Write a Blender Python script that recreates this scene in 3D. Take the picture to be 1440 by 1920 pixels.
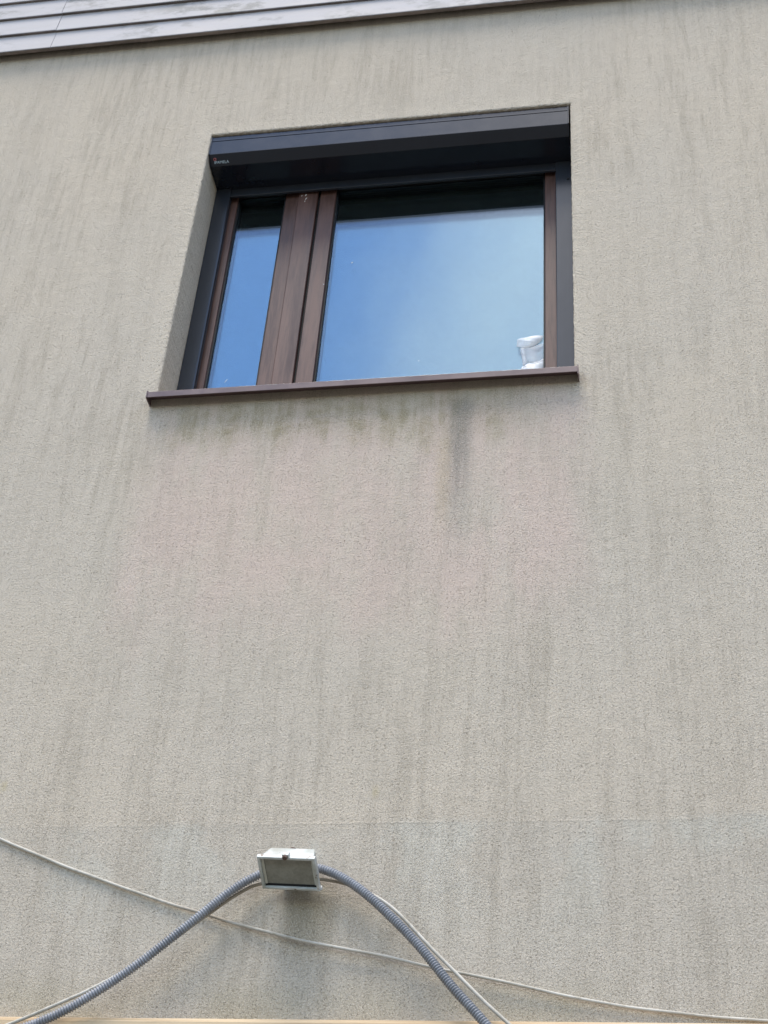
import bpy, bmesh, math, random
from mathutils import Vector, Matrix

for o in list(bpy.data.objects):
    bpy.data.objects.remove(o, do_unlink=True)
SC = bpy.context.scene
COL = SC.collection

# ------------------------------------------------------------------ camera
cam_d = bpy.data.cameras.new('camera')
cam_d.sensor_fit = 'VERTICAL'
cam_d.sensor_height = 24.0
cam_d.lens = 35.476
cam_d.clip_start = 0.05
cam_d.clip_end = 2000
cam = bpy.data.objects.new('camera', cam_d)
COL.objects.link(cam)
RX, RD, RF = (Vector((0.98566916, 0.15590323, 0.06442436)),
              Vector((-0.04544839, 0.61321703, -0.78860593)),
              Vector((-0.16245233, 0.77437656, 0.61151466)))
m = Matrix((RX, -RD, -RF)).transposed().to_4x4()
m.translation = Vector((0, -3.2, 1.6))
cam.matrix_world = m
SC.camera = cam

# ------------------------------------------------------------------ sky and sun
SUN_DIR = Vector((-0.10, -0.27, 0.95)).normalized()         # high hazy sun behind thin cloud: soft shadows straight down the wall
world = bpy.data.worlds.new('World')
SC.world = world
world.use_nodes = True
wt = world.node_tree
wt.nodes.clear()
w_out = wt.nodes.new('ShaderNodeOutputWorld')
w_bg = wt.nodes.new('ShaderNodeBackground')
w_bg.inputs['Strength'].default_value = 0.125
w_sky = wt.nodes.new('ShaderNodeTexSky')
w_sky.sky_type = 'NISHITA'
w_sky.sun_disc = False
w_sky.sun_elevation = math.asin(SUN_DIR.z)
w_sky.sun_rotation = math.atan2(SUN_DIR.x, SUN_DIR.y)
w_sky.air_density = 1.0
w_sky.dust_density = 0.2
w_sky.ozone_density = 1.0
w_tc = wt.nodes.new('ShaderNodeTexCoord')
w_map = wt.nodes.new('ShaderNodeMapping')
w_map.inputs['Location'].default_value = (5.32, 0.4, 1.7)
w_noise = wt.nodes.new('ShaderNodeTexNoise')
w_noise.inputs['Scale'].default_value = 1.5
w_noise.inputs['Detail'].default_value = 5
w_noise.inputs['Roughness'].default_value = 0.53
w_noise.inputs['Distortion'].default_value = 0.25
w_rng = wt.nodes.new('ShaderNodeMapRange')
w_rng.interpolation_type = 'SMOOTHSTEP'
w_rng.inputs['From Min'].default_value = 0.41
w_rng.inputs['From Max'].default_value = 0.66
w_rng.inputs['To Min'].default_value = 0.0
w_rng.inputs['To Max'].default_value = 0.72
w_mix = wt.nodes.new('ShaderNodeMix')
w_mix.data_type = 'RGBA'
# cloud brightness rises towards the zenith as under a normal broken overcast
w_sep = wt.nodes.new('ShaderNodeSeparateXYZ')
w_lum = wt.nodes.new('ShaderNodeMapRange')
w_lum.inputs['From Min'].default_value = 0.0
w_lum.inputs['From Max'].default_value = 1.0
w_lum.inputs['To Min'].default_value = 2.5
w_lum.inputs['To Max'].default_value = 8.0
w_col = wt.nodes.new('ShaderNodeMix')
w_col.data_type = 'RGBA'
w_col.blend_type = 'MULTIPLY'
w_col.inputs[0].default_value = 1.0
w_col.inputs[7].default_value = (1.0, 0.97, 0.945, 1)
wl = wt.links.new
wl(w_tc.outputs['Generated'], w_sep.inputs[0])
wl(w_sep.outputs['Z'], w_lum.inputs['Value'])
wl(w_lum.outputs['Result'], w_col.inputs[6])
wl(w_col.outputs[2], w_mix.inputs[7])
wl(w_tc.outputs['Generated'], w_map.inputs['Vector'])
wl(w_map.outputs['Vector'], w_noise.inputs['Vector'])
wl(w_noise.outputs['Fac'], w_rng.inputs['Value'])
wl(w_rng.outputs['Result'], w_mix.inputs[0])
wl(w_sky.outputs['Color'], w_mix.inputs[6])
wl(w_mix.outputs[2], w_bg.inputs['Color'])
wl(w_bg.outputs['Background'], w_out.inputs['Surface'])

sun_d = bpy.data.lights.new('sun', 'SUN')
sun_d.energy = 1.5
sun_d.angle = math.radians(28)
sun_d.color = (1.0, 0.91, 0.79)
sun = bpy.data.objects.new('sun', sun_d)
COL.objects.link(sun)
sun.rotation_euler = SUN_DIR.to_track_quat('Z', 'Y').to_euler()
sun.location = (-1.5, -4, 14)

SC.view_settings.view_transform = 'Standard'
SC.view_settings.look = 'None'
SC.view_settings.gamma = 1.0
SC.view_settings.use_curve_mapping = False
SC.view_settings.exposure = 1.5
SC.render.engine = 'CYCLES'
SC.cycles.use_denoising = True
SC.cycles.use_adaptive_sampling = False
SC.cycles.max_bounces = 8
SC.cycles.transparent_max_bounces = 16

# ------------------------------------------------------------------ helpers
def tag(o, label=None, cat=None, group=None, kind=None):
    if label: o['label'] = label
    if cat: o['category'] = cat
    if group: o['group'] = group
    if kind: o['kind'] = kind
    return o

def empty(name, loc=(0, 0, 0), parent=None):
    o = bpy.data.objects.new(name, None)
    o.empty_display_size = 0.1
    COL.objects.link(o)
    o.location = loc
    if parent: o.parent = parent
    return o

def obj(name, bm, mat, parent=None, smooth=False, bevel=0.0, segs=2):
    """Link a bmesh (in world coordinates) as one mesh object; a parent's translation is undone."""
    bmesh.ops.recalc_face_normals(bm, faces=bm.faces[:])
    me = bpy.data.meshes.new(name)
    bm.to_mesh(me)
    bm.free()
    me.materials.append(mat)
    if smooth:
        for p in me.polygons: p.use_smooth = True
    o = bpy.data.objects.new(name, me)
    COL.objects.link(o)
    if parent:
        o.parent = parent
        off = Vector((0, 0, 0))
        q = parent
        while q:
            off += q.location
            q = q.parent
        o.location = -off
    if bevel > 0:
        md = o.modifiers.new('bevel', 'BEVEL')
        md.width = bevel
        md.segments = segs
        md.limit_method = 'ANGLE'
        md.angle_limit = math.radians(35)
        md.harden_normals = True
        for p in me.polygons: p.use_smooth = True
    return o

def box(bm, x0, x1, y0, y1, z0, z1):
    v = [bm.verts.new(c) for c in ((x0,y0,z0),(x1,y0,z0),(x1,y1,z0),(x0,y1,z0),(x0,y0,z1),(x1,y0,z1),(x1,y1,z1),(x0,y1,z1))]
    for f in ((0,3,2,1),(4,5,6,7),(0,1,5,4),(1,2,6,5),(2,3,7,6),(3,0,4,7)):
        bm.faces.new([v[i] for i in f])

def boxobj(name, mat, parent, x0, x1, y0, y1, z0, z1, bevel=0.0, segs=2):
    bm = bmesh.new()
    box(bm, x0, x1, y0, y1, z0, z1)
    return obj(name, bm, mat, parent, bevel=bevel, segs=segs)

def prism_x(bm, prof, x0, x1):
    """Extrude a (y,z) outline along x."""
    a = [bm.verts.new((x0, y, z)) for y, z in prof]
    b = [bm.verts.new((x1, y, z)) for y, z in prof]
    n = len(prof)
    bm.faces.new(a)
    bm.faces.new(list(reversed(b)))
    for i in range(n):
        j = (i+1) % n
        bm.faces.new((a[i], a[j], b[j], b[i]))

def prism_z(bm, prof, z0, z1):
    """Extrude an (x,y) outline along z."""
    a = [bm.verts.new((x, y, z0)) for x, y in prof]
    b = [bm.verts.new((x, y, z1)) for x, y in prof]
    n = len(prof)
    bm.faces.new(a)
    bm.faces.new(list(reversed(b)))
    for i in range(n):
        j = (i+1) % n
        bm.faces.new((a[i], a[j], b[j], b[i]))

def resample(pts, step):
    """Catmull-Rom through the points, evenly spaced by arc length."""
    P = [Vector(p) for p in pts]
    P = [P[0]*2-P[1]] + P + [P[-1]*2-P[-2]]
    dense = []
    for i in range(1, len(P)-2):
        p0, p1, p2, p3 = P[i-1:i+3]
        for k in range(24):
            t = k/24
            dense.append(0.5*((2*p1)+(p2-p0)*t+(2*p0-5*p1+4*p2-p3)*t*t+(3*p1-p0-3*p2+p3)*t**3))
    dense.append(P[-2])
    out = [dense[0]]
    acc = 0.0
    for a, b in zip(dense, dense[1:]):
        L = (b-a).length
        while acc+L >= step:
            t = (step-acc)/L
            a = a+(b-a)*t
            L = (b-a).length
            out.append(a.copy())
            acc = 0.0
        acc += L
    return out

def smooth_path(pts, n=2):
    P = [Vector(p) for p in pts]
    for _ in range(n):
        P = [P[0]] + [P[i-1]*0.25+P[i]*0.5+P[i+1]*0.25 for i in range(1, len(P)-1)] + [P[-1]]
    return P

def tube(path, rad, seg=10):
    """Mesh tube along a path; rad(i) gives the radius of ring i."""
    bm = bmesh.new()
    rings = []
    nrm = Vector((0, 0, 1))
    for i, p in enumerate(path):
        t = (path[min(i+1, len(path)-1)]-path[max(i-1, 0)]).normalized()
        nrm = (nrm-t*nrm.dot(t)).normalized()
        bn = t.cross(nrm)
        r = rad(i)
        rings.append([bm.verts.new(p+(nrm*math.cos(2*math.pi*k/seg)+bn*math.sin(2*math.pi*k/seg))*r) for k in range(seg)])
    for a, b in zip(rings, rings[1:]):
        for k in range(seg):
            bm.faces.new((a[k], a[(k+1) % seg], b[(k+1) % seg], b[k]))
    bm.faces.new(list(reversed(rings[0])))
    bm.faces.new(rings[-1])
    return bm

# ------------------------------------------------------------------ materials
class G:
    """Small node-graph writer."""
    def __init__(s, name):
        s.mat = bpy.data.materials.new(name)
        s.mat.use_nodes = True
        s.t = s.mat.node_tree
        s.b = s.t.nodes['Principled BSDF']
        s.out = s.t.nodes['Material Output']
        s.tc = s.t.nodes.new('ShaderNodeTexCoord')
    def put(s, sock, v):
        if isinstance(v, bpy.types.NodeSocket): s.t.links.new(v, sock)
        else: sock.default_value = v
    def m(s, op, a, b=0.0, clamp=False):
        n = s.t.nodes.new('ShaderNodeMath')
        n.operation = op
        n.use_clamp = clamp
        s.put(n.inputs[0], a); s.put(n.inputs[1], b)
        return n.outputs[0]
    def sep(s, v):
        n = s.t.nodes.new('ShaderNodeSeparateXYZ')
        s.put(n.inputs[0], v)
        return n.outputs
    def scale(s, v, sc, loc=(0, 0, 0), rot=(0, 0, 0)):
        n = s.t.nodes.new('ShaderNodeMapping')
        s.put(n.inputs['Vector'], v)
        n.inputs['Scale'].default_value = sc
        n.inputs['Location'].default_value = loc
        n.inputs['Rotation'].default_value = rot
        return n.outputs[0]
    def noise(s, v, sc, det=4, rough=0.55, dist=0.0):
        n = s.t.nodes.new('ShaderNodeTexNoise')
        s.put(n.inputs['Vector'], v)
        n.inputs['Scale'].default_value = sc
        n.inputs['Detail'].default_value = det
        n.inputs['Roughness'].default_value = rough
        n.inputs['Distortion'].default_value = dist
        return n.outputs['Fac']
    def voro(s, v, sc, rnd=1.0):
        n = s.t.nodes.new('ShaderNodeTexVoronoi')
        s.put(n.inputs['Vector'], v)
        n.inputs['Scale'].default_value = sc
        n.inputs['Randomness'].default_value = rnd
        return n.outputs['Distance']
    def rng(s, v, a, b, c=0.0, d=1.0, smooth=True):
        n = s.t.nodes.new('ShaderNodeMapRange')
        n.interpolation_type = 'SMOOTHSTEP' if smooth else 'LINEAR'
        s.put(n.inputs['Value'], v)
        n.inputs['From Min'].default_value = a; n.inputs['From Max'].default_value = b
        n.inputs['To Min'].default_value = c; n.inputs['To Max'].default_value = d
        return n.outputs['Result']
    def mix(s, f, a, b, mode='MIX'):
        n = s.t.nodes.new('ShaderNodeMix')
        n.data_type = 'RGBA'
        n.blend_type = mode
        s.put(n.inputs[0], f)
        for k, v in ((6, a), (7, b)):
            if isinstance(v, tuple): v = (*v[:3], 1)
            s.put(n.inputs[k], v)
        return n.outputs[2]
    def bump(s, h, dist, strength=1.0, normal=None):
        n = s.t.nodes.new('ShaderNodeBump')
        n.inputs['Strength'].default_value = strength
        n.inputs['Distance'].default_value = dist
        s.put(n.inputs['Height'], h)
        if normal is not None: s.put(n.inputs['Normal'], normal)
        return n.outputs[0]
    def set(s, **k):
        for a, v in k.items():
            a = a.replace('_', ' ')
            if isinstance(v, tuple): v = (*v[:3], 1)
            s.put(s.b.inputs[a], v)
        return s.mat

def paint(name, col, rough, spec=0.5, var=0.15, nscale=6.0, grain=0.0, gscale=300.0, stretch=(1, 1, 1), metallic=0.0, rvar=0.08):
    g = G(name)
    v = g.scale(g.tc.outputs['Object'], stretch)
    n1 = g.noise(v, nscale, 5)
    n2 = g.noise(v, nscale*7, 4)
    f = g.m('ADD', g.m('MULTIPLY', n1, 0.6), g.m('MULTIPLY', n2, 0.4))
    lo = tuple(c*(1-var) for c in col); hi = tuple(min(1, c*(1+var)) for c in col)
    c = g.mix(g.rng(f, 0.35, 0.65), lo, hi)
    g.set(Base_Color=c, Roughness=g.rng(f, 0.3, 0.7, max(0.02, rough-rvar), rough+rvar), Metallic=metallic)
    g.b.inputs['Specular IOR Level'].default_value = spec
    if grain > 0:
        g.set(Normal=g.bump(g.noise(g.tc.outputs['Object'], gscale, 3), grain))
    return g.mat

def stucco_material():
    g = G('weathered_stucco')
    P = g.tc.outputs['Object']
    X, Y, Z = g.sep(P)
    # grain of the scratch render
    warp = g.scale(P, (1, 1, 0.9))
    n_f = g.noise(warp, 330, 2, 0.6)
    n_m = g.noise(warp, 200, 4, 0.7, 0.0)
    n_l = g.noise(P, 26, 3, 0.5)
    pit = g.rng(g.noise(warp, 270, 3, 0.7, 0.0), 0.56, 0.70)
    pit2 = g.rng(g.noise(g.scale(P, (1, 1, 1.0), (5, 3, 1)), 165, 3, 0.68, 0.0), 0.56, 0.70)
    # run-down dirt: long vertical streaks broken up by blotches
    st1 = g.noise(g.scale(P, (6.0, 6.0, 0.8)), 1.0, 5, 0.6, 0.25)
    st2 = g.noise(g.scale(P, (30.0, 30.0, 2.6), (3, 1, 7)), 1.0, 4, 0.62, 0.2)
    st3 = g.noise(g.scale(P, (62.0, 62.0, 7.0), (1, 4, 2)), 1.0, 3, 0.6, 0.2)
    blot = g.noise(P, 1.5, 4, 0.55, 0.3)
    streak = g.m('ADD', g.m('ADD', g.m('MULTIPLY', st1, 0.34), g.m('MULTIPLY', st2, 0.36)), g.m('MULTIPLY', st3, 0.30))
    dirt = g.m('MULTIPLY', g.rng(streak, 0.44, 0.62), g.rng(blot, 0.28, 0.62, 0.30, 1.0))
    col = g.mix(g.rng(g.noise(P, 0.9, 3), 0.35, 0.65), (0.507, 0.472, 0.412), (0.488, 0.464, 0.418))
    # patchy older paint below the horizontal joint line at 3.2 m
    below = g.rng(g.m('ADD', Z, g.m('MULTIPLY', g.m('SUBTRACT', blot, 0.5), 0.10)), 3.215, 3.185)
    col = g.mix(g.m('MULTIPLY', below, 0.38), col, (0.425, 0.415, 0.385))
    fade = g.m('MULTIPLY', below, g.m('MULTIPLY', g.rng(Z, 2.75, 3.19, 0.0, 1.0), g.rng(g.noise(g.scale(P, (5, 5, 3.2), (2, 2, 2)), 1.0, 4, 0.6), 0.47, 0.58)))
    col = g.mix(g.m('MULTIPLY', fade, 0.45), col, (0.50, 0.52, 0.49))
    # rosy area kept cleaner by the sill
    wob = g.m('MULTIPLY', g.m('SUBTRACT', g.noise(g.scale(P, (6, 6, 2.2)), 1.0, 4, 0.6), 0.5), 0.55)
    zz = g.m('ADD', Z, wob)
    pk = g.m('MULTIPLY', g.rng(g.m('ADD', X, g.m('MULTIPLY', wob, 0.35)), -1.44, -1.30), g.rng(g.m('ADD', X, g.m('MULTIPLY', wob, 0.35)), -0.06, -0.2))
    pk = g.m('MULTIPLY', pk, g.m('MULTIPLY', g.rng(zz, 3.60, 3.95), g.rng(zz, 4.62, 4.5)))
    pk = g.m('MULTIPLY', pk, g.rng(g.noise(g.scale(P, (7, 7, 3), (1, 8, 2)), 1.0, 5, 0.65), 0.32, 0.6, 0.25, 1.0))
    col = g.mix(g.m('MULTIPLY', pk, 0.70), col, (0.55, 0.46, 0.43))
    dirt = g.m('MULTIPLY', dirt, g.m('SUBTRACT', 1.0, g.m('MULTIPLY', pk, 0.55)))
    col = g.mix(g.m('MULTIPLY', dirt, 0.50), col, (0.29, 0.268, 0.228))
    # pale halo of newer render round the opening
    hx = g.m('SUBTRACT', g.m('ABSOLUTE', g.m('ADD', X, 0.772)), 0.624)
    hz = g.m('SUBTRACT', g.m('ABSOLUTE', g.m('SUBTRACT', Z, 5.22)), 0.62)
    dd = g.m('MAXIMUM', hx, hz)
    halo = g.m('MULTIPLY', g.rng(g.m('ADD', dd, g.m('MULTIPLY', wob, 0.10)), 0.09, 0.01), g.rng(Z, 4.55, 4.7))
    col = g.mix(g.m('MULTIPLY', halo, 0.35), col, (0.55, 0.52, 0.46))
    # green film under the sill
    am = g.m('MULTIPLY', g.rng(X, -1.40, -1.25), g.rng(X, -0.2, -0.5))
    edge = g.m('ADD', Z, g.m('MULTIPLY', g.m('SUBTRACT', g.noise(g.scale(P, (13, 13, 3.5), (7, 0, 3)), 1.0, 4, 0.6), 0.5), 0.34))
    alg = g.m('MULTIPLY', am, g.m('MULTIPLY', g.rng(edge, 4.34, 4.47), g.rng(Z, 4.60, 4.52)))
    alg = g.m('MULTIPLY', alg, g.m('MULTIPLY', g.rng(st2, 0.35, 0.62, 0.45, 1.1), g.rng(n_l, 0.35, 0.65, 0.55, 1.05)))
    col = g.mix(g.m('MULTIPLY', alg, 0.72), col, (0.285, 0.255, 0.16))
    alg2 = g.m('MULTIPLY', alg, g.rng(n_m, 0.5, 0.66))
    col = g.mix(g.m('MULTIPLY', alg2, 0.4), col, (0.20, 0.185, 0.09))
    # the blue-grey drip right of centre, with a yellow-green margin on its left
    dx = g.m('ABSOLUTE', g.m('ADD', g.m('ADD', X, 0.468), g.m('MULTIPLY', wob, 0.04)))
    drp = g.m('MULTIPLY', g.rng(dx, 0.055, 0.008), g.m('MULTIPLY', g.rng(g.m('ADD', Z, g.m('MULTIPLY', wob, 0.3)), 3.88, 4.38), g.rng(Z, 4.56, 4.50)))
    drp = g.m('MULTIPLY', drp, g.m('MULTIPLY', g.rng(st3, 0.32, 0.62, 0.68, 1.0), g.rng(n_m, 0.35, 0.6, 0.6, 1.0)))
    col = g.mix(g.m('MULTIPLY', drp, 0.8), col, (0.19, 0.192, 0.18))
    dx2 = g.m('ABSOLUTE', g.m('ADD', g.m('ADD', X, 0.515), g.m('MULTIPLY', wob, 0.05)))
    drp2 = g.m('MULTIPLY', g.rng(dx2, 0.035, 0.005), g.m('MULTIPLY', g.rng(Z, 3.98, 4.2), g.rng(Z, 4.42, 4.36)))
    col = g.mix(g.m('MULTIPLY', drp2, 0.28), col, (0.33, 0.29, 0.16))
    # brown-green run below the floodlight
    lx = g.m('ABSOLUTE', g.m('ADD', g.m('ADD', X, 0.775), g.m('MULTIPLY', wob, 0.08)))
    ls = g.m('MULTIPLY', g.rng(lx, 0.085, 0.01), g.m('MULTIPLY', g.rng(g.m('ADD', Z, g.m('MULTIPLY', wob, 0.2)), 2.80, 2.96), g.rng(Z, 3.06, 3.0)))
    col = g.mix(g.m('MULTIPLY', ls, 0.6), col, (0.22, 0.195, 0.125))
    # damp green at the foot near the beam
    ft = g.m('MULTIPLY', g.rng(g.m('ADD', Z, g.m('MULTIPLY', wob, 0.12)), 2.86, 2.74), g.rng(g.noise(g.scale(P, (3, 3, 3), (9, 2, 2)), 1.0, 3), 0.42, 0.6))
    col = g.mix(g.m('MULTIPLY', ft, 0.4), col, (0.28, 0.27, 0.19))
    # small grey-blue rust and yellow lichen flecks
    li = g.rng(g.voro(g.scale(P, (1, 1, 0.6)), 2.6), 0.045, 0.015)
    col = g.mix(g.m('MULTIPLY', li, 0.4), col, (0.36, 0.31, 0.12))
    # pits are a darker colour
    grit = g.rng(g.noise(P, 9, 5, 0.65), 0.36, 0.64, 0.22, 1.0)
    col = g.mix(g.m('MULTIPLY', g.m('MULTIPLY', pit, 0.42), grit), col, (0.16, 0.15, 0.122))
    col = g.mix(g.m('MULTIPLY', g.m('MULTIPLY', pit2, 0.50), grit), col, (0.13, 0.122, 0.10))
    col = g.mix(g.rng(n_f, 0.48, 0.68, 0.0, 0.38), col, (0.74, 0.71, 0.655))
    col = g.mix(1.0, col, (1.03, 0.962, 0.882), 'MULTIPLY')
    h = g.m('ADD', g.m('MULTIPLY', n_f, 0.35), g.m('MULTIPLY', n_m, 0.55))
    h = g.m('SUBTRACT', h, g.m('MULTIPLY', g.m('MAXIMUM', pit, pit2), 0.35))
    joint = g.rng(g.m('ABSOLUTE', g.m('SUBTRACT', Z, g.m('ADD', 3.198, g.m('MULTIPLY', g.m('SUBTRACT', n_l, 0.5), 0.006)))), 0.004, 0.0015)
    jm = g.rng(g.noise(g.scale(P, (2.2, 2.2, 2.2), (4, 4, 1)), 1.0, 2), 0.42, 0.55)
    h = g.m('ADD', h, g.m('MULTIPLY', g.m('MULTIPLY', joint, jm), 0.12))
    b1 = g.bump(g.m('ADD', n_l, g.noise(P, 5, 3)), 0.006, 0.5)
    g.set(Base_Color=col, Roughness=0.93, Normal=g.bump(h, 0.0046, 1.0, b1))
    g.b.inputs['Specular IOR Level'].default_value = 0.25
    return g.mat

def glass_material(name, ior):
    g = G(name)
    t = g.t
    geo = t.nodes.new('ShaderNodeNewGeometry')
    fr = t.nodes.new('ShaderNodeFresnel')
    g.put(fr.inputs['IOR'], g.rng(geo.outputs['Backfacing'], 0, 1, ior, 1/ior, smooth=False))
    tr = t.nodes.new('ShaderNodeBsdfTransparent')
    tr.inputs['Color'].default_value = (0.86, 0.92, 0.90, 1)
    gl = t.nodes.new('ShaderNodeBsdfGlossy')
    gl.inputs['Roughness'].default_value = 0.0
    gl.inputs['Color'].default_value = (0.69, 0.815, 1.0, 1)
    # old glass is not perfectly flat, and carries a little dust
    wav = g.noise(g.tc.outputs['Object'], 2.2, 2)
    g.put(gl.inputs['Normal'], g.bump(wav, 0.0012, 1.0))
    mx = t.nodes.new('ShaderNodeMixShader')
    t.links.new(fr.outputs[0], mx.inputs[0])
    t.links.new(tr.outputs[0], mx.inputs[1])
    t.links.new(gl.outputs[0], mx.inputs[2])
    du = t.nodes.new('ShaderNodeBsdfDiffuse')
    du.inputs['Color'].default_value = (0.6, 0.6, 0.58, 1)
    mx2 = t.nodes.new('ShaderNodeMixShader')
    dust = g.noise(g.scale(g.tc.outputs['Object'], (7, 7, 2.5)), 1.0, 6, 0.7)
    g.put(mx2.inputs[0], g.rng(dust, 0.35, 0.8, 0.0, 0.003))
    t.links.new(mx.outputs[0], mx2.inputs[1])
    t.links.new(du.outputs[0], mx2.inputs[2])
    t.links.new(mx2.outputs[0], g.out.inputs['Surface'])
    return g.mat

def cladding_material():
    g = G('lilac_white_cladding')
    P = g.tc.outputs['Object']
    n = g.noise(g.scale(P, (3, 3, 14)), 1.0, 5, 0.6)
    col = g.mix(g.rng(n, 0.35, 0.65), (0.385, 0.37, 0.378), (0.44, 0.424, 0.432))
    gr = g.m('MULTIPLY', g.rng(g.noise(g.scale(P, (9, 9, 16), (2, 0, 0)), 1.0, 6, 0.7), 0.47, 0.66), g.rng(g.noise(P, 2.4, 3), 0.42, 0.56))
    col = g.mix(g.m('MULTIPLY', gr, 0.8), col, (0.20, 0.20, 0.19))
    g.set(Base_Color=col, Roughness=g.rng(n, 0.3, 0.7, 0.6, 0.75))
    g.b.inputs['Specular IOR Level'].default_value = 0.25
    return g.mat

def timber_material():
    g = G('pale_weathered_timber')
    P = g.tc.outputs['Object']
    n = g.noise(g.scale(P, (1.2, 40, 40)), 1.0, 6, 0.65, 0.4)
    n2 = g.noise(g.scale(P, (5, 90, 90)), 1.0, 4, 0.6)
    col = g.mix(g.rng(n, 0.36, 0.64), (0.40, 0.285, 0.165), (0.60, 0.47, 0.31))
    col = g.mix(g.rng(n2, 0.5, 0.75, 0, 0.5), col, (0.30, 0.21, 0.12))
    kn = g.rng(g.voro(g.scale(P, (1, 0.6, 1)), 3.4), 0.05, 0.02)
    col = g.mix(g.m('MULTIPLY', kn, 0.85), col, (0.10, 0.06, 0.035))
    g.set(Base_Color=col, Roughness=0.75, Normal=g.bump(n2, 0.0012, 0.6))
    return g.mat

def flood_paint():
    g = G('chipped_white_lamp_paint')
    P = g.tc.outputs['Object']
    n = g.noise(P, 40, 5, 0.65)
    ch = g.rng(g.noise(g.scale(P, (1, 1, 1), (3, 1, 0)), 75, 5, 0.7), 0.60, 0.66)
    col = g.mix(g.rng(n, 0.35, 0.7), (0.42, 0.45, 0.435), (0.54, 0.56, 0.55))
    col = g.mix(g.rng(g.noise(P, 16, 4), 0.42, 0.66, 0, 0.7), col, (0.26, 0.26, 0.22))
    col = g.mix(ch, col, (0.10, 0.06, 0.045))
    g.set(Base_Color=col, Roughness=0.45)
    return g.mat

def cable_material():
    g = G('dirty_white_cable')
    P = g.tc.outputs['Object']
    X, Y, Z = g.sep(P)
    n = g.noise(P, 9, 5, 0.65)
    n2 = g.noise(P, 60, 3, 0.6)
    col = g.mix(g.rng(n, 0.4, 0.62), (0.52, 0.495, 0.44), (0.40, 0.375, 0.32))
    col = g.mix(g.rng(n2, 0.52, 0.72, 0, 0.55), col, (0.27, 0.235, 0.18))
    # browner on the stretch by the lamp
    br = g.m('MULTIPLY', g.m('MULTIPLY', g.rng(X, -1.15, -1.0), g.rng(X, -0.60, -0.66)), g.rng(Z, 2.93, 2.97))
    col = g.mix(g.m('MULTIPLY', br, g.rng(n, 0.35, 0.6, 0.85, 0.45)), col, (0.24, 0.19, 0.135))
    g.set(Base_Color=col, Roughness=0.7)
    g.b.inputs['Specular IOR Level'].default_value = 0.3
    return g.mat

M = {}
M['stucco'] = stucco_material()
M['glass'] = glass_material('outer_window_glass', 2.0)
M['glass_coated'] = glass_material('coated_inner_window_glass', 3.1)
M['clad'] = cladding_material()
M['timber'] = timber_material()
M['flood'] = flood_paint()
M['cable'] = cable_material()
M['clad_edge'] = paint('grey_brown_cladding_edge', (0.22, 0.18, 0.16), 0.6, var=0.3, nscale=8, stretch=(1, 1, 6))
M['anthracite'] = paint('anthracite_shutter_metal', (0.012, 0.015, 0.023), 0.16, spec=0.5, var=0.06, nscale=4, rvar=0.015)
M['rail'] = paint('anthracite_guide_rail', (0.024, 0.029, 0.039), 0.21, spec=0.6, var=0.06, nscale=5, stretch=(1, 1, 0.4), rvar=0.015)
M['black'] = paint('black_rubber', (0.009, 0.009, 0.010), 0.6, spec=0.3)
M['brown'] = paint('brown_window_profile', (0.092, 0.049, 0.039), 0.40, spec=0.4, var=0.30, nscale=2.5, stretch=(9, 9, 0.8), grain=0.00015, gscale=260)
M['sill'] = paint('brown_sill_metal', (0.125, 0.083, 0.083), 0.36, spec=0.5, var=0.12, nscale=5)
M['room'] = paint('dim_room_plaster', (0.68, 0.69, 0.65), 0.9, spec=0.2, var=0.1)
M['roof'] = paint('dark_roof_sheet', (0.08, 0.08, 0.085), 0.7)
M['conduit'] = paint('grey_corrugated_plastic', (0.23, 0.24, 0.265), 0.42, spec=0.45, var=0.22, nscale=10)
M['lens'] = paint('dusty_lamp_glass', (0.20, 0.205, 0.18), 0.35, spec=0.45, var=0.2, nscale=25)
M['reflector'] = paint('lamp_inner_reflector', (0.42, 0.44, 0.40), 0.35, metallic=0.3)
M['rust'] = paint('rusty_bolt', (0.085, 0.050, 0.038), 0.7, var=0.4, nscale=60)
M['junction'] = paint('grey_junction_plastic', (0.22, 0.22, 0.225), 0.5)
M['ground'] = paint('yard_gravel', (0.12, 0.115, 0.10), 0.95, spec=0.2, var=0.35, nscale=2.0, grain=0.004, gscale=60)
M['white_print'] = paint('pale_blue_print', (0.50, 0.62, 0.70), 0.5, var=0.05)
M['red_print'] = paint('red_print', (0.52, 0.13, 0.13), 0.5, var=0.05)
M['speck'] = paint('white_dropping', (0.8, 0.8, 0.78), 0.8, var=0.05)

def film_material(name, opaq):
    g = G(name)
    P = g.tc.outputs['Object']
    n = g.noise(g.scale(P, (34, 34, 9)), 1.0, 2, 0.5)
    g.set(Base_Color=(0.82, 0.86, 0.92), Roughness=0.4, Alpha=g.rng(n, 0.35, 0.65, opaq*0.65, min(1, opaq*1.15)))
    g.set(Normal=g.bump(n, 0.001))
    return g.mat
M['film'] = film_material('white_film_dense', 0.66)
M['film_thin'] = film_material('white_film_thin', 0.24)

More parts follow.
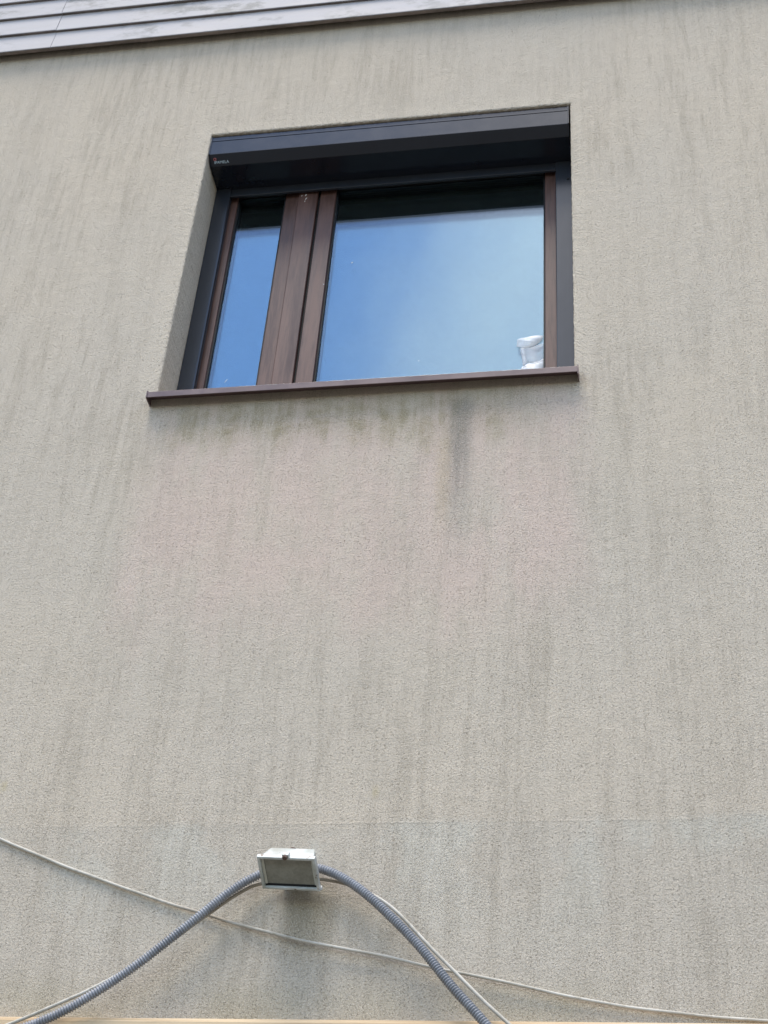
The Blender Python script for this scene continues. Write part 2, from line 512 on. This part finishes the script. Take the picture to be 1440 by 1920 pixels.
# cable runs in metres: x along the wall, y off the wall, z up
COND_L= [[-0.8656, -0.03, 3.0664], [-0.89, -0.0334, 3.0544], [-0.9209, -0.0369, 3.0348], [-0.951, -0.0403, 3.01], [-0.9756, -0.0437, 2.9841], [-1.0025, -0.0471, 2.9584], [-1.0242, -0.0506, 2.9328], [-1.0772, -0.054, 2.8863], [-1.1263, -0.0574, 2.8355], [-1.1742, -0.0609, 2.7975], [-1.2274, -0.0643, 2.7574], [-1.2748, -0.0677, 2.7225], [-1.3293, -0.0711, 2.695], [-1.4016, -0.0746, 2.6662], [-1.4922, -0.078, 2.6385]]
COND_R= [[-0.7718, -0.03, 3.0722], [-0.7459, -0.0334, 3.0704], [-0.713, -0.0369, 3.0582], [-0.6539, -0.0403, 3.0226], [-0.6116, -0.0437, 2.9852], [-0.5749, -0.0471, 2.9497], [-0.5363, -0.0506, 2.9124], [-0.5045, -0.054, 2.8782], [-0.473, -0.0574, 2.841], [-0.4455, -0.0609, 2.8044], [-0.4175, -0.0643, 2.7708], [-0.3878, -0.0677, 2.7411], [-0.3561, -0.0711, 2.7063], [-0.3183, -0.0746, 2.6612], [-0.279, -0.078, 2.6118]]
CAB1= [[-2.0821, -0.006, 3.3687], [-1.8034, -0.0079, 3.2635], [-1.5545, -0.0096, 3.1671], [-1.4408, -0.0113, 3.1177], [-1.367, -0.0128, 3.0875], [-1.2955, -0.0142, 3.0634], [-1.2251, -0.0155, 3.0396], [-1.1556, -0.0167, 3.0149], [-1.0874, -0.0178, 2.9919], [-1.0258, -0.0187, 2.9732], [-0.9929, -0.0195, 2.9651], [-0.9568, -0.0202, 2.9507], [-0.9026, -0.0208, 2.9376], [-0.849, -0.0213, 2.9248], [-0.7969, -0.0216, 2.9097], [-0.7444, -0.0219, 2.8984], [-0.6925, -0.022, 2.8873], [-0.6462, -0.022, 2.8801], [-0.5856, -0.0219, 2.8681], [-0.5255, -0.0216, 2.855], [-0.4838, -0.0213, 2.8445], [-0.4543, -0.0208, 2.8388], [-0.425, -0.0202, 2.8332], [-0.3783, -0.0195, 2.8242], [-0.3378, -0.0187, 2.8176], [-0.2803, -0.0178, 2.8018], [-0.1794, -0.0167, 2.782], [-0.0957, -0.0155, 2.7669], [-0.0129, -0.0142, 2.7556], [0.0689, -0.0128, 2.7466], [0.15, -0.0113, 2.7389], [0.2263, -0.0096, 2.7357], [0.3961, -0.0079, 2.7313], [0.6045, -0.006, 2.7285]]
CAB2= [[-1.4924, -0.059, 2.6589], [-1.397, -0.056, 2.6973], [-1.3285, -0.053, 2.731], [-1.2582, -0.05, 2.7649], [-1.2146, -0.047, 2.7916], [-1.1763, -0.044, 2.8149], [-1.1357, -0.041, 2.8407], [-1.0836, -0.038, 2.8829], [-1.0347, -0.035, 2.9255], [-0.9942, -0.032, 2.961], [-0.976, -0.029, 2.9789], [-0.9484, -0.026, 3.002], [-0.9225, -0.023, 3.0214], [-0.9021, -0.02, 3.0344], [-0.8847, -0.017, 3.0422], [-0.8171, -0.014, 3.0523], [-0.7499, -0.017, 3.0518], [-0.7062, -0.02, 3.0437], [-0.6761, -0.023, 3.0318], [-0.6439, -0.026, 3.0199], [-0.6116, -0.029, 3.0031], [-0.583, -0.032, 2.9839], [-0.5596, -0.035, 2.9637], [-0.5272, -0.038, 2.9288], [-0.4952, -0.041, 2.8932], [-0.464, -0.044, 2.8607], [-0.4272, -0.047, 2.8239], [-0.3912, -0.05, 2.7879], [-0.3442, -0.053, 2.7411], [-0.3075, -0.056, 2.7099], [-0.2536, -0.059, 2.6596]]

# ------------------------------------------------------------------ the setting
bm = bmesh.new()
S = 600.0
f = bm.faces.new([bm.verts.new(c) for c in ((-S, -S, 0), (S, -S, 0), (S, S, 0), (-S, S, 0))])
tag(obj('ground', bm, M['ground']), 'pale gravel yard in front of the house wall', 'ground', kind='structure')

# ------------------------------------------------------------------ house
WX0, WX1, WZT, WZB = -1.396, -0.148, 5.842, 4.632      # opening in the front wall
HX0, HX1, HZ1, HD = -5.2, 4.2, 6.95, 6.5               # house body
house = tag(empty('house', (-0.5, 3.2, 0)), 'house wall of streaked grey-beige stucco with one brown window', 'house')

def build_wall():
    rnd = random.Random(7)
    bm = bmesh.new()
    def loop(x0, x1, z0, z1, y, step, j):
        pts = []
        nx = int((x1-x0)/step); nz = int((z1-z0)/step)
        for i in range(nx): pts.append((x0+(x1-x0)*i/nx, z0, 0, 1))
        for i in range(nz): pts.append((x1, z0+(z1-z0)*i/nz, 1, 0))
        for i in range(nx): pts.append((x1-(x1-x0)*i/nx, z1, 0, 1))
        for i in range(nz): pts.append((x0, z1-(z1-z0)*i/nz, 1, 0))
        return [bm.verts.new((x+rnd.uniform(-j, j)*a, y+rnd.uniform(-j, j)*0.5, z+rnd.uniform(-j, j)*b)) for x, z, a, b in pts]
    st = 0.007
    L0 = loop(WX0-0.05, WX1+0.05, WZB-0.05, WZT+0.05, 0.0, st, 0.0)
    # give every ring the same count as the innermost
    def ring(o, y, j):
        n = len(L0)
        out = []
        cx, cz = (WX0+WX1)/2, (WZB+WZT)/2
        hx, hz = (WX1-WX0)/2+o, (WZT-WZB)/2+o
        kx, kz = hx/((WX1-WX0)/2+0.05), hz/((WZT-WZB)/2+0.05)
        for v in L0:
            x, z = cx+(v.co.x-cx)*kx, cz+(v.co.z-cz)*kz
            e = rnd.uniform(-j, j)
            onx = abs(abs(x-cx)-hx) < 1e-5
            out.append(bm.verts.new((x+(e if onx else 0), y+rnd.uniform(-j, j)*0.4, z+(0 if onx else e))))
        return out
    R1 = ring(0.006, 0.0, 0.0010)
    R2 = ring(0.0015, 0.0018, 0.0013)
    R3 = ring(0.0, 0.0065, 0.0010)
    R4 = ring(0.0, 0.13, 0.0005)
    R5 = ring(0.0, 0.36, 0.0)
    n = len(L0)
    for a, b in ((L0, R1), (R1, R2), (R2, R3), (R3, R4), (R4, R5)):
        for i in range(n):
            j = (i+1) % n
            bm.faces.new((a[i], a[j], b[j], b[i]))
    # large front faces
    nx = int((WX1-WX0+0.1)/st); nz = int((WZT-WZB+0.1)/st)
    c = [0, nx, nx+nz, 2*nx+nz]
    side = [[L0[(c[k]+i) % n] for i in range((nx if k % 2 == 0 else nz)+1)] for k in range(4)]
    O = [bm.verts.new(p) for p in ((HX0, 0, -0.3), (HX1, 0, -0.3), (HX1, 0, HZ1), (HX0, 0, HZ1))]
    for k in range(4):
        bm.faces.new([O[k], O[(k+1) % 4]] + list(reversed(side[k])))
    # flanks and back of the house
    B = [bm.verts.new((v.co.x, HD, v.co.z)) for v in O]
    for k in range(4):
        bm.faces.new((O[k], B[k], B[(k+1) % 4], O[(k+1) % 4]))
    bm.faces.new((B[0], B[3], B[2], B[1]))
    # room behind the window, joined to the back of the reveal
    RX0, RX1, RZ0, RZ1, RY = -2.6, 1.2, 3.75, 6.25, 4.2
    F = [bm.verts.new(p) for p in ((RX0, 0.36, RZ0), (RX1, 0.36, RZ0), (RX1, 0.36, RZ1), (RX0, 0.36, RZ1))]
    D = [bm.verts.new((v.co.x, RY, v.co.z)) for v in F]
    side5 = [[R5[(c[k]+i) % n] for i in range((nx if k % 2 == 0 else nz)+1)] for k in range(4)]
    room = []
    for k in range(4):
        room.append(bm.faces.new([F[(k+1) % 4], F[k]] + side5[k]))
        room.append(bm.faces.new((F[k], D[k], D[(k+1) % 4], F[(k+1) % 4])))
    room.append(bm.faces.new(D))
    for f in room: f.material_index = 1
    o = obj('wall', bm, M['stucco'], house)
    o.data.materials.append(M['room'])
    return o
wall = build_wall()

bm = bmesh.new()
prism_x(bm, [(-0.12, 7.25), (-0.12, 7.32), (3.2, 8.1), (HD+0.15, 7.32), (HD+0.15, 7.25), (HD+0.02, 6.951), (0.02, 6.951)], HX0-0.15, HX1+0.15)
obj('roof', bm, M['roof'], house)

# lapped cladding boards under the eaves: backing strip with two runs of boards meeting at one joint
CB, STEP, LAP = 6.406, 0.1095, 0.011
bm = bmesh.new()
box(bm, HX0, HX1, -0.030, -0.022, CB+0.006, 7.24)
for k in range(12):
    xb = HX0+0.25+k*0.8
    box(bm, xb, xb+0.04, -0.022, -0.0005, CB+0.03, 7.235)
clad = obj('cladding', bm, M['clad_edge'], house)
JX = -2.094
rnd = random.Random(3)
for i in range(7):
    z0 = CB+i*STEP
    for x0, x1 in ((HX0-0.02, JX-0.0008), (JX+0.0008, HX1+0.02)):
        bm = bmesh.new()
        dz, dy = rnd.uniform(-0.0012, 0.0012), rnd.uniform(-0.0008, 0.0008)
        y0 = -0.0420+dy
        prof = [(-0.0302, z0+0.002+dz), (y0+0.0016, z0+dz), (y0, z0+0.0025+dz), (y0+LAP, z0+STEP+0.004), (-0.0302, z0+STEP+0.004)]
        prism_x(bm, prof, x0, x1)
        bd = obj('board', bm, M['clad'], clad)
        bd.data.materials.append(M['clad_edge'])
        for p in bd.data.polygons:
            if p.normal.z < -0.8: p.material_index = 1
# ------------------------------------------------------------------ window (a part of the house)
window = empty('window', (0.5-0.772, -3.2+0.18, 4.64), house)
Y0 = 0.166
# outer frame
boxobj('jamb', M['brown'], window, WX0-0.002, -1.3545, Y0, 0.238, 4.64, 5.838, 0.002)
boxobj('jamb', M['brown'], window, -0.2055, WX1+0.002, Y0, 0.238, 4.64, 5.838, 0.002)
boxobj('head', M['brown'], window, -1.354, -0.206, Y0+0.001, 0.238, 5.743, 5.838, 0.002)
boxobj('bottom_rail', M['brown'], window, -1.354, -0.206, Y0+0.001, 0.238, 4.64, 4.70, 0.002)
# left light
boxobj('stile', M['brown'], window, -1.353, -1.3205, 0.170, 0.234, 4.702, 5.742, 0.0025)
boxobj('stile', M['brown'], window, -1.147, -1.0995, 0.170, 0.234, 4.702, 5.742, 0.0025)
boxobj('head', M['brown'], window, -1.320, -1.1475, 0.171, 0.233, 5.714, 5.742, 0.0025)
boxobj('bottom_rail', M['brown'], window, -1.320, -1.1475, 0.171, 0.233, 4.702, 4.762, 0.0025)
# mullion
boxobj('mullion', M['brown'], window, -1.099, -1.031, 0.1615, 0.2365, 4.7025, 5.741, 0.003)
boxobj('gasket', M['black'], window, -1.0305, -1.0235, 0.177, 0.232, 4.703, 5.741)
# right sash
boxobj('stile', M['brown'], window, -1.023, -0.9675, 0.1675, 0.234, 4.702, 5.742, 0.0025)
boxobj('stile', M['brown'], window, -0.2445, -0.2065, 0.1675, 0.234, 4.702, 5.742, 0.0025)
boxobj('head', M['brown'], window, -0.967, -0.245, 0.1685, 0.233, 5.714, 5.742, 0.0025)
boxobj('bottom_rail', M['brown'], window, -0.967, -0.245, 0.1685, 0.233, 4.702, 4.762, 0.0025)
# double glazing, gaskets round each light
for x0, x1, zt in ((-1.3205, -1.147, 5.714), (-0.9675, -0.2445, 5.714)):
    for y, gm in ((0.1840, 'glass'), (0.2010, 'glass_coated')):
        boxobj('pane', M[gm], window, x0-0.004, x1+0.004, y, y+0.004, 4.756, zt+0.006)
    bm = bmesh.new()
    g = 0.0055
    for a in ((x0-0.003, x0+g, 4.758, zt+0.004), (x1-g, x1+0.003, 4.758, zt+0.004), (x0+g, x1-g, zt-g, zt+0.004), (x0+g, x1-g, 4.758, 4.762+g)):
        box(bm, a[0], a[1], 0.1765, 0.1838, a[2], a[3])
    obj('gasket', bm, M['black'], window)
    bm = bmesh.new()
    for a in ((x0-0.003, x0+g+0.001, 4.758, zt+0.004), (x1-g-0.001, x1+0.003, 4.758, zt+0.004), (x0+g+0.001, x1-g-0.001, zt-g, zt+0.004), (x0+g+0.001, x1-g-0.001, 4.758, 4.762+g)):
        box(bm, a[0], a[1], 0.1882, 0.2008, a[2], a[3])
    obj('spacer_bar', bm, M['rail'], window)
# droppings and filler marks
for x, z, w, h, y in ((-0.8877, 5.3376, 0.004, 0.007, 0.1838), (-0.6389, 4.8665, 0.003, 0.003, 0.1838), (-0.9705, 5.2244, 0.0025, 0.004, 0.1669), (-1.2551, 4.83, 0.0015, 0.016, 0.1838),
                      (-1.088, 5.672, 0.002, 0.006, 0.1613), (-1.074, 5.674, 0.003, 0.010, 0.1613), (-1.0715, 5.655, 0.002, 0.012, 0.1613), (-1.0745, 5.642, 0.002, 0.005, 0.1613)):
    bm = bmesh.new()
    bmesh.ops.create_icosphere(bm, subdivisions=1, radius=1.0, matrix=Matrix.Translation((x, y, z)) @ Matrix.Rotation(0.5, 4, 'Y') @ Matrix.Diagonal((w*0.6, 0.0008, h*0.6, 1)))
    obj('splash', bm, M['speck'], window, smooth=True)
# sill: sloping pan with front lip, folded ends
SX0, SX1, SY = -1.4075, -0.1380, -0.042
bm = bmesh.new()
prism_x(bm, [(0.165, 4.641), (SY+0.002, 4.5915), (SY, 4.5890), (SY, 4.5690), (SY+0.0015, 4.5680), (SY+0.0025, 4.5695), (SY+0.0035, 4.5860), (0.165, 4.637)], SX0+0.0008, SX1-0.0008)
sill = obj('window_sill', bm, M['sill'], window)
for x0, x1, e in ((SX0-0.003, SX0, 0), (SX1, SX1+0.003, 0.008)):
    bm = bmesh.new()
    prism_x(bm, [(-0.0003, 4.6060), (SY-0.0015, 4.5935), (SY-0.0015, 4.5675-e), (SY+0.012, 4.5655-e), (-0.0003, 4.568)], x0, x1)
    obj('sill_end', bm, M['sill'], window)

# ------------------------------------------------------------------ roller shutter
shut = tag(empty('roller_shutter', (-0.772, 0.06, 5.72)), 'anthracite roller shutter box and guide rails set in the window opening', 'roller shutter')
BX0, BX1 = -1.3945, -0.1535
prof = [(0.020, 5.838), (0.0085, 5.836), (0.0085, 5.8165), (0.0125, 5.8160), (0.0125, 5.8125), (0.0078, 5.8120), (0.0078, 5.7465), (0.0082, 5.7445),
        (0.0395, 5.7200), (0.0415, 5.7190), (0.160, 5.7190), (0.160, 5.838)]
bm = bmesh.new()
prism_x(bm, prof, BX0+0.004, BX1-0.004)
cover = obj('shutter_box', bm, M['anthracite'], shut)
for x0, x1 in ((BX0, BX0+0.0035), (BX1-0.0035, BX1)):
    bm = bmesh.new()
    prism_x(bm, [(0.020, 5.8395), (0.0065, 5.8375), (0.0060, 5.7460), (0.0390, 5.7180), (0.162, 5.7175), (0.162, 5.8395)], x0, x1)
    obj('end_cap', bm, M['anthracite'], shut)
def rail(xo, s):
    # 53 x 22 mm C profile, slot facing the glass
    a = [(0, 0.1405), (0.0505, 0.1405), (0.053, 0.1425), (0.053, 0.1475), (0.022, 0.1475), (0.022, 0.1560), (0.053, 0.1560), (0.053, 0.1640), (0, 0.1640)]
    bm = bmesh.new()
    prism_z(bm, [(xo+s*x, y) for x, y in a], 4.639, 5.7165)
    r = obj('guide_rail', bm, M['rail'], shut)
    bm = bmesh.new()
    for y0 in (0.1480, 0.1542):
        x0, x1 = sorted((xo+s*0.036, xo+s*0.0515))
        box(bm, x0, x1, y0, y0+0.0013, 4.645, 5.712)
    obj('brush_seal', bm, M['black'], r)
    return r
rail(-1.3945, 1)
rr = rail(-0.1545, -1)
boxobj('dark_gap_strip', M['black'], rr, -0.1543, -0.1478, 0.1385, 0.160, 4.640, 5.7165)  # added black strip stands in for the dark gap beside the rail
bm = bmesh.new()
bmesh.ops.create_cone(bm, cap_ends=True, segments=16, radius1=0.0045, radius2=0.0045, depth=0.004, matrix=Matrix.Translation((-0.1655, 0.1395, 5.6236)) @ Matrix.Rotation(math.pi/2, 4, 'X'))
obj('screw_plug', bm, M['black'], rr)
# end slat hanging just below the box, with a rounded foot
bm = bmesh.new()
prism_x(bm, [(0.1475, 5.724), (0.1475, 5.690), (0.1440, 5.688), (0.1440, 5.681), (0.1455, 5.6795), (0.1535, 5.6795), (0.1545, 5.681), (0.1545, 5.688), (0.1535, 5.690), (0.1535, 5.724)], -1.3470, -0.2020)
obj('end_slat', bm, M['rail'], shut)
# sticker on the sloping facet: ring and lettering
nrm = Vector((0, -(5.7445-5.7200), -(0.0395-0.0082))).normalized()
upv = Vector((0, 0.0082-0.0395, 5.7445-5.7200)).normalized()
xv = Vector((1, 0, 0))
if xv.cross(upv).dot(nrm) < 0: pass
base = Vector((0, (0.0082+0.0395)/2, (5.7445+5.7200)/2)) + nrm*0.0006
F = Matrix((xv, upv, nrm)).transposed().to_4x4()
def decal(name, txt, size, x, v, mat):
    cu = bpy.data.curves.new('txt', 'FONT')
    cu.body = txt
    cu.size = size
    cu.extrude = 0.0002
    to = bpy.data.objects.new('txt', cu)
    COL.objects.link(to)
    bpy.context.view_layer.update()
    me = bpy.data.meshes.new_from_object(to.evaluated_get(bpy.context.evaluated_depsgraph_get()))
    bpy.data.objects.remove(to, do_unlink=True)
    b2 = bmesh.new()
    b2.from_mesh(me)
    bpy.data.meshes.remove(me)
    b2.transform(Matrix.Translation(base + upv*v + xv*x) @ F)
    return obj(name, b2, mat, cover)
decal('lettering', 'IPAMELA', 0.0135, -1.3775, -0.0125, M['white_print'])
bm = bmesh.new()
pts = [base + xv*(-1.3745+0.0042*math.cos(a)) + upv*(0.0025+0.0042*math.sin(a)) for a in [2*math.pi*k/20 for k in range(21)]]
bm2 = tube(pts, lambda i: 0.0011, 6)
bm.free()
obj('emblem_ring', bm2, M['red_print'], cover, smooth=True)

# ------------------------------------------------------------------ scrap of film on the glass
film = tag(empty('film_scrap', (-0.29, 0.183, 4.80)), 'torn white film scrap stuck on the large pane, bottom right corner', 'film')
def sheet(name, outline, mat, y, seed, th=0.0006, amp=0.002, n=14):
    rnd = random.Random(seed)
    xs = [p[0] for p in outline]; zs = [p[1] for p in outline]
    x0, x1, z0, z1 = min(xs), max(xs), min(zs), max(zs)
    bm = bmesh.new()
    vs = [bm.verts.new((x, y, z)) for x, z in outline]
    f = bm.faces.new(vs)
    for k in range(1, n):
        bmesh.ops.bisect_plane(bm, geom=bm.verts[:]+bm.edges[:]+bm.faces[:], plane_co=(x0+(x1-x0)*k/n, y, 0), plane_no=(1, 0, 0.15))
        bmesh.ops.bisect_plane(bm, geom=bm.verts[:]+bm.edges[:]+bm.faces[:], plane_co=(x0, y, z0+(z1-z0)*k/n), plane_no=(0.25, 0, 1))
    ph = [rnd.uniform(0, 6.28) for _ in range(4)]
    for v in bm.verts:
        w = math.sin(v.co.x*190+ph[0]+v.co.z*60)+0.7*math.sin(v.co.z*170+ph[1]-v.co.x*90)+0.4*math.sin(v.co.x*420+ph[2])
        v.co.y -= abs(w)*amp*0.5
    r = bmesh.ops.extrude_face_region(bm, geom=bm.faces[:])
    for v in [e for e in r['geom'] if isinstance(e, bmesh.types.BMVert)]: v.co.y -= th
    return obj(name, bm, mat, film, smooth=True)
sheet('film_band', [(-0.3318, 4.9294), (-0.322, 4.9345), (-0.307, 4.9364), (-0.290, 4.940), (-0.272, 4.9420), (-0.2510, 4.9385), (-0.2545, 4.923), (-0.262, 4.911), (-0.282, 4.8965), (-0.300, 4.8915), (-0.3149, 4.8912), (-0.323, 4.896), (-0.3338, 4.8993)], M['film'], 0.1832, 1)
sheet('film_body', [(-0.323, 4.8895), (-0.2980, 4.8895), (-0.275, 4.897), (-0.2510, 4.906), (-0.2505, 4.829), (-0.272, 4.822), (-0.290, 4.818), (-0.3125, 4.806), (-0.3140, 4.835), (-0.3195, 4.865)], M['film_thin'], 0.1830, 2)
sheet('film_strip', [(-0.3215, 4.8900), (-0.309, 4.8905), (-0.304, 4.860), (-0.301, 4.825), (-0.3145, 4.815), (-0.3160, 4.845)], M['film_thin'], 0.1808, 5)
sheet('film_foot', [(-0.3160, 4.812), (-0.300, 4.822), (-0.281, 4.826), (-0.262, 4.834), (-0.2505, 4.842), (-0.2505, 4.768), (-0.330, 4.768), (-0.326, 4.785)], M['film'], 0.1832, 3)

# ------------------------------------------------------------------ timber beam
bm = bmesh.new()
prism_x(bm, [(-0.0008, 2.712), (-0.012, 2.7185), (-0.033, 2.7200), (-0.0405, 2.7165), (-0.0445, 2.709), (-0.0450, 2.60), (-0.0425, 2.592), (-0.0008, 2.592)], HX0+0.3, HX1-0.3)
beam = obj('wooden_beam', bm, M['timber'])
tag(beam, 'pale wooden beam fixed along the wall below the cables', 'beam')

# ------------------------------------------------------------------ floodlight
LO = Vector((-0.8019, -0.100, 3.0247))
LM = Matrix(((0.99361634, 0.10994485, -0.02527251), (-0.07624384, 0.48935169, -0.86874726), (-0.08314714, 0.86512835, 0.49461045)))
LM = LM.to_4x4()
LM.translation = LO
W2, H2 = 0.0685, 0.0435
flood = tag(empty('floodlight', (-0.80, -0.02, 3.03)), 'chipped white metal floodlight mounted on the wall where two grey conduits meet', 'floodlight')
def lobj(name, bm, mat, parent=flood, **k):
    bm.transform(LM)
    return obj(name, bm, mat, parent, **k)
def rect_rings(rings):
    """Loft rectangles given as (halfwidth, halfheight, y, z offset)."""
    bm = bmesh.new()
    R = [[bm.verts.new((sx*w, y, sz*h+dz)) for sx, sz in ((-1, -1), (1, -1), (1, 1), (-1, 1))] for w, h, y, dz in rings]
    for a, b in zip(R, R[1:]):
        for k in range(4): bm.faces.new((a[k], a[(k+1) % 4], b[(k+1) % 4], b[k]))
    return bm, R
bm, R = rect_rings([(W2-0.001, H2-0.001, 0.011, 0), (W2, H2, 0.010, 0), (W2, H2, 0.001, 0), (W2-0.001, H2-0.001, 0.0, 0), (W2-0.0060, H2-0.0055, 0.0, 0), (W2-0.0068, H2-0.0063, 0.0015, 0), (W2-0.0068, H2-0.0063, 0.0135, 0)])
fr = lobj('front_frame', bm, M['flood'])
bm, R = rect_rings([(W2-0.0070, H2-0.0065, 0.0085, 0), (W2-0.0070, H2-0.0065, 0.0120, 0)])
bm.faces.new(R[0]); bm.faces.new(list(reversed(R[1])))
lobj('lens', bm, M['lens'], fr)
bm, R = rect_rings([(W2-0.0069, H2-0.0064, 0.0060, 0), (W2-0.013, H2-0.011, 0.0083, 0)])
for v in R[0]: pass
lobj('lens_shadow_gasket', bm, M['black'], fr)  # gasket ring coloured black to draw the shadow line inside the frame
for s in (-1, 1):
    bm = bmesh.new()
    prism_z(bm, [(s*(W2-0.0072), 0.0056), (s*(W2-0.0125), 0.0075), (s*(W2-0.0125), 0.0084), (s*(W2-0.0072), 0.0084)], -H2+0.011, H2-0.0066)
    lobj('reflector_edge', bm, M['reflector'], fr)
bm, R = rect_rings([(W2-0.004, H2-0.003, 0.0112, 0), (W2-0.007, H2-0.005, 0.018, 0), (W2-0.0150, H2-0.010, 0.050, 0), (W2-0.0190, H2-0.014, 0.056, 0), (W2-0.024, H2-0.019, 0.058, 0)])
bm.faces.new(R[0]); bm.faces.new(list(reversed(R[-1])))
hs = lobj('housing', bm, M['flood'], bevel=0.0025)
# hinge clip with bolt at the top of the frame, hinge lip below
bm = bmesh.new()
box(bm, -0.0075, 0.0085, -0.0005, 0.0115, H2-0.001, H2+0.0085)
clip = lobj('clip', bm, M['flood'], fr, bevel=0.0015)
bm = bmesh.new()
bmesh.ops.create_cone(bm, cap_ends=True, segments=6, radius1=0.0062, radius2=0.0058, depth=0.007, matrix=Matrix.Translation((0.0005, -0.003, H2+0.0032)) @ Matrix.Rotation(math.pi/2, 4, 'X'))
lobj('bolt', bm, M['rust'], fr)
bm = bmesh.new()
box(bm, -0.012, W2+0.0006, 0.009, 0.019, -H2-0.0045, -H2+0.0025)
lobj('hinge', bm, M['flood'], fr, bevel=0.001)
bm, R = rect_rings([(W2-0.0030, H2-0.0020, 0.0108, 0), (W2-0.0030, H2-0.0020, 0.0126, 0)])
lobj('seal', bm, M['rust'], hs)
bm = bmesh.new()
bmesh.ops.create_cone(bm, cap_ends=True, segments=14, radius1=0.011, radius2=0.008, depth=0.008, matrix=Matrix.Translation((-0.004, 0.058, 0.018)) @ Matrix.Rotation(math.pi/2, 4, 'X'))
lobj('bolt', bm, M['rust'], hs)
# bracket from the wall to the housing and junction box
bm = bmesh.new()
box(bm, -0.836, -0.768, -0.040, 0.0, 3.044, 3.108)
jb = obj('junction_box', bm, M['junction'], flood, bevel=0.004)
bm = bmesh.new()
box(bm, -0.808, -0.782, -0.088, -0.043, 3.040, 3.058)
obj('bracket', bm, M['rust'], flood, bevel=0.002)

# ------------------------------------------------------------------ conduits and cables
def conduit(name, pts, label):
    step = 0.00125
    path = resample(smooth_path(pts, 1), step)
    def rad(i):
        ph = (i*step/0.0062) % 1.0
        return 0.0076+0.0036*(0.5+0.5*math.cos(2*math.pi*ph))**0.7
    o = obj(name, tube(path, rad, 12), M['conduit'], smooth=True)
    tag(o, label, 'conduit', 'corrugated conduits at the floodlight')
    return o
conduit('corrugated_conduit', COND_L, 'grey corrugated conduit running from the floodlight down to the left')
conduit('corrugated_conduit', COND_R, 'grey corrugated conduit running from the floodlight down to the right')
def cable(name, pts, r, label, seed):
    rnd = random.Random(seed)
    path = resample(smooth_path(pts, 1), 0.006)
    ph = [rnd.uniform(0, 6.28) for _ in range(3)]
    for i, p in enumerate(path):
        s = i*0.006
        p.z += 0.0006*math.sin(s*17+ph[0])+0.0003*math.sin(s*41+ph[1])
    o = obj(name, tube(path, lambda i: r, 10), M['cable'], smooth=True)
    tag(o, label, 'cable', 'loose white cables on the wall')
    return o
for q in CAB1:
    q[1] = -0.0048-0.011*math.exp(-((q[0]+0.55)/0.42)**2)
cable('white_cable', CAB1, 0.0037, 'long white cable slanting across the wall from upper left to lower right', 1)
cable('white_cable', CAB2, 0.0040, 'white cable arching behind the floodlight and beside both grey conduits', 2)
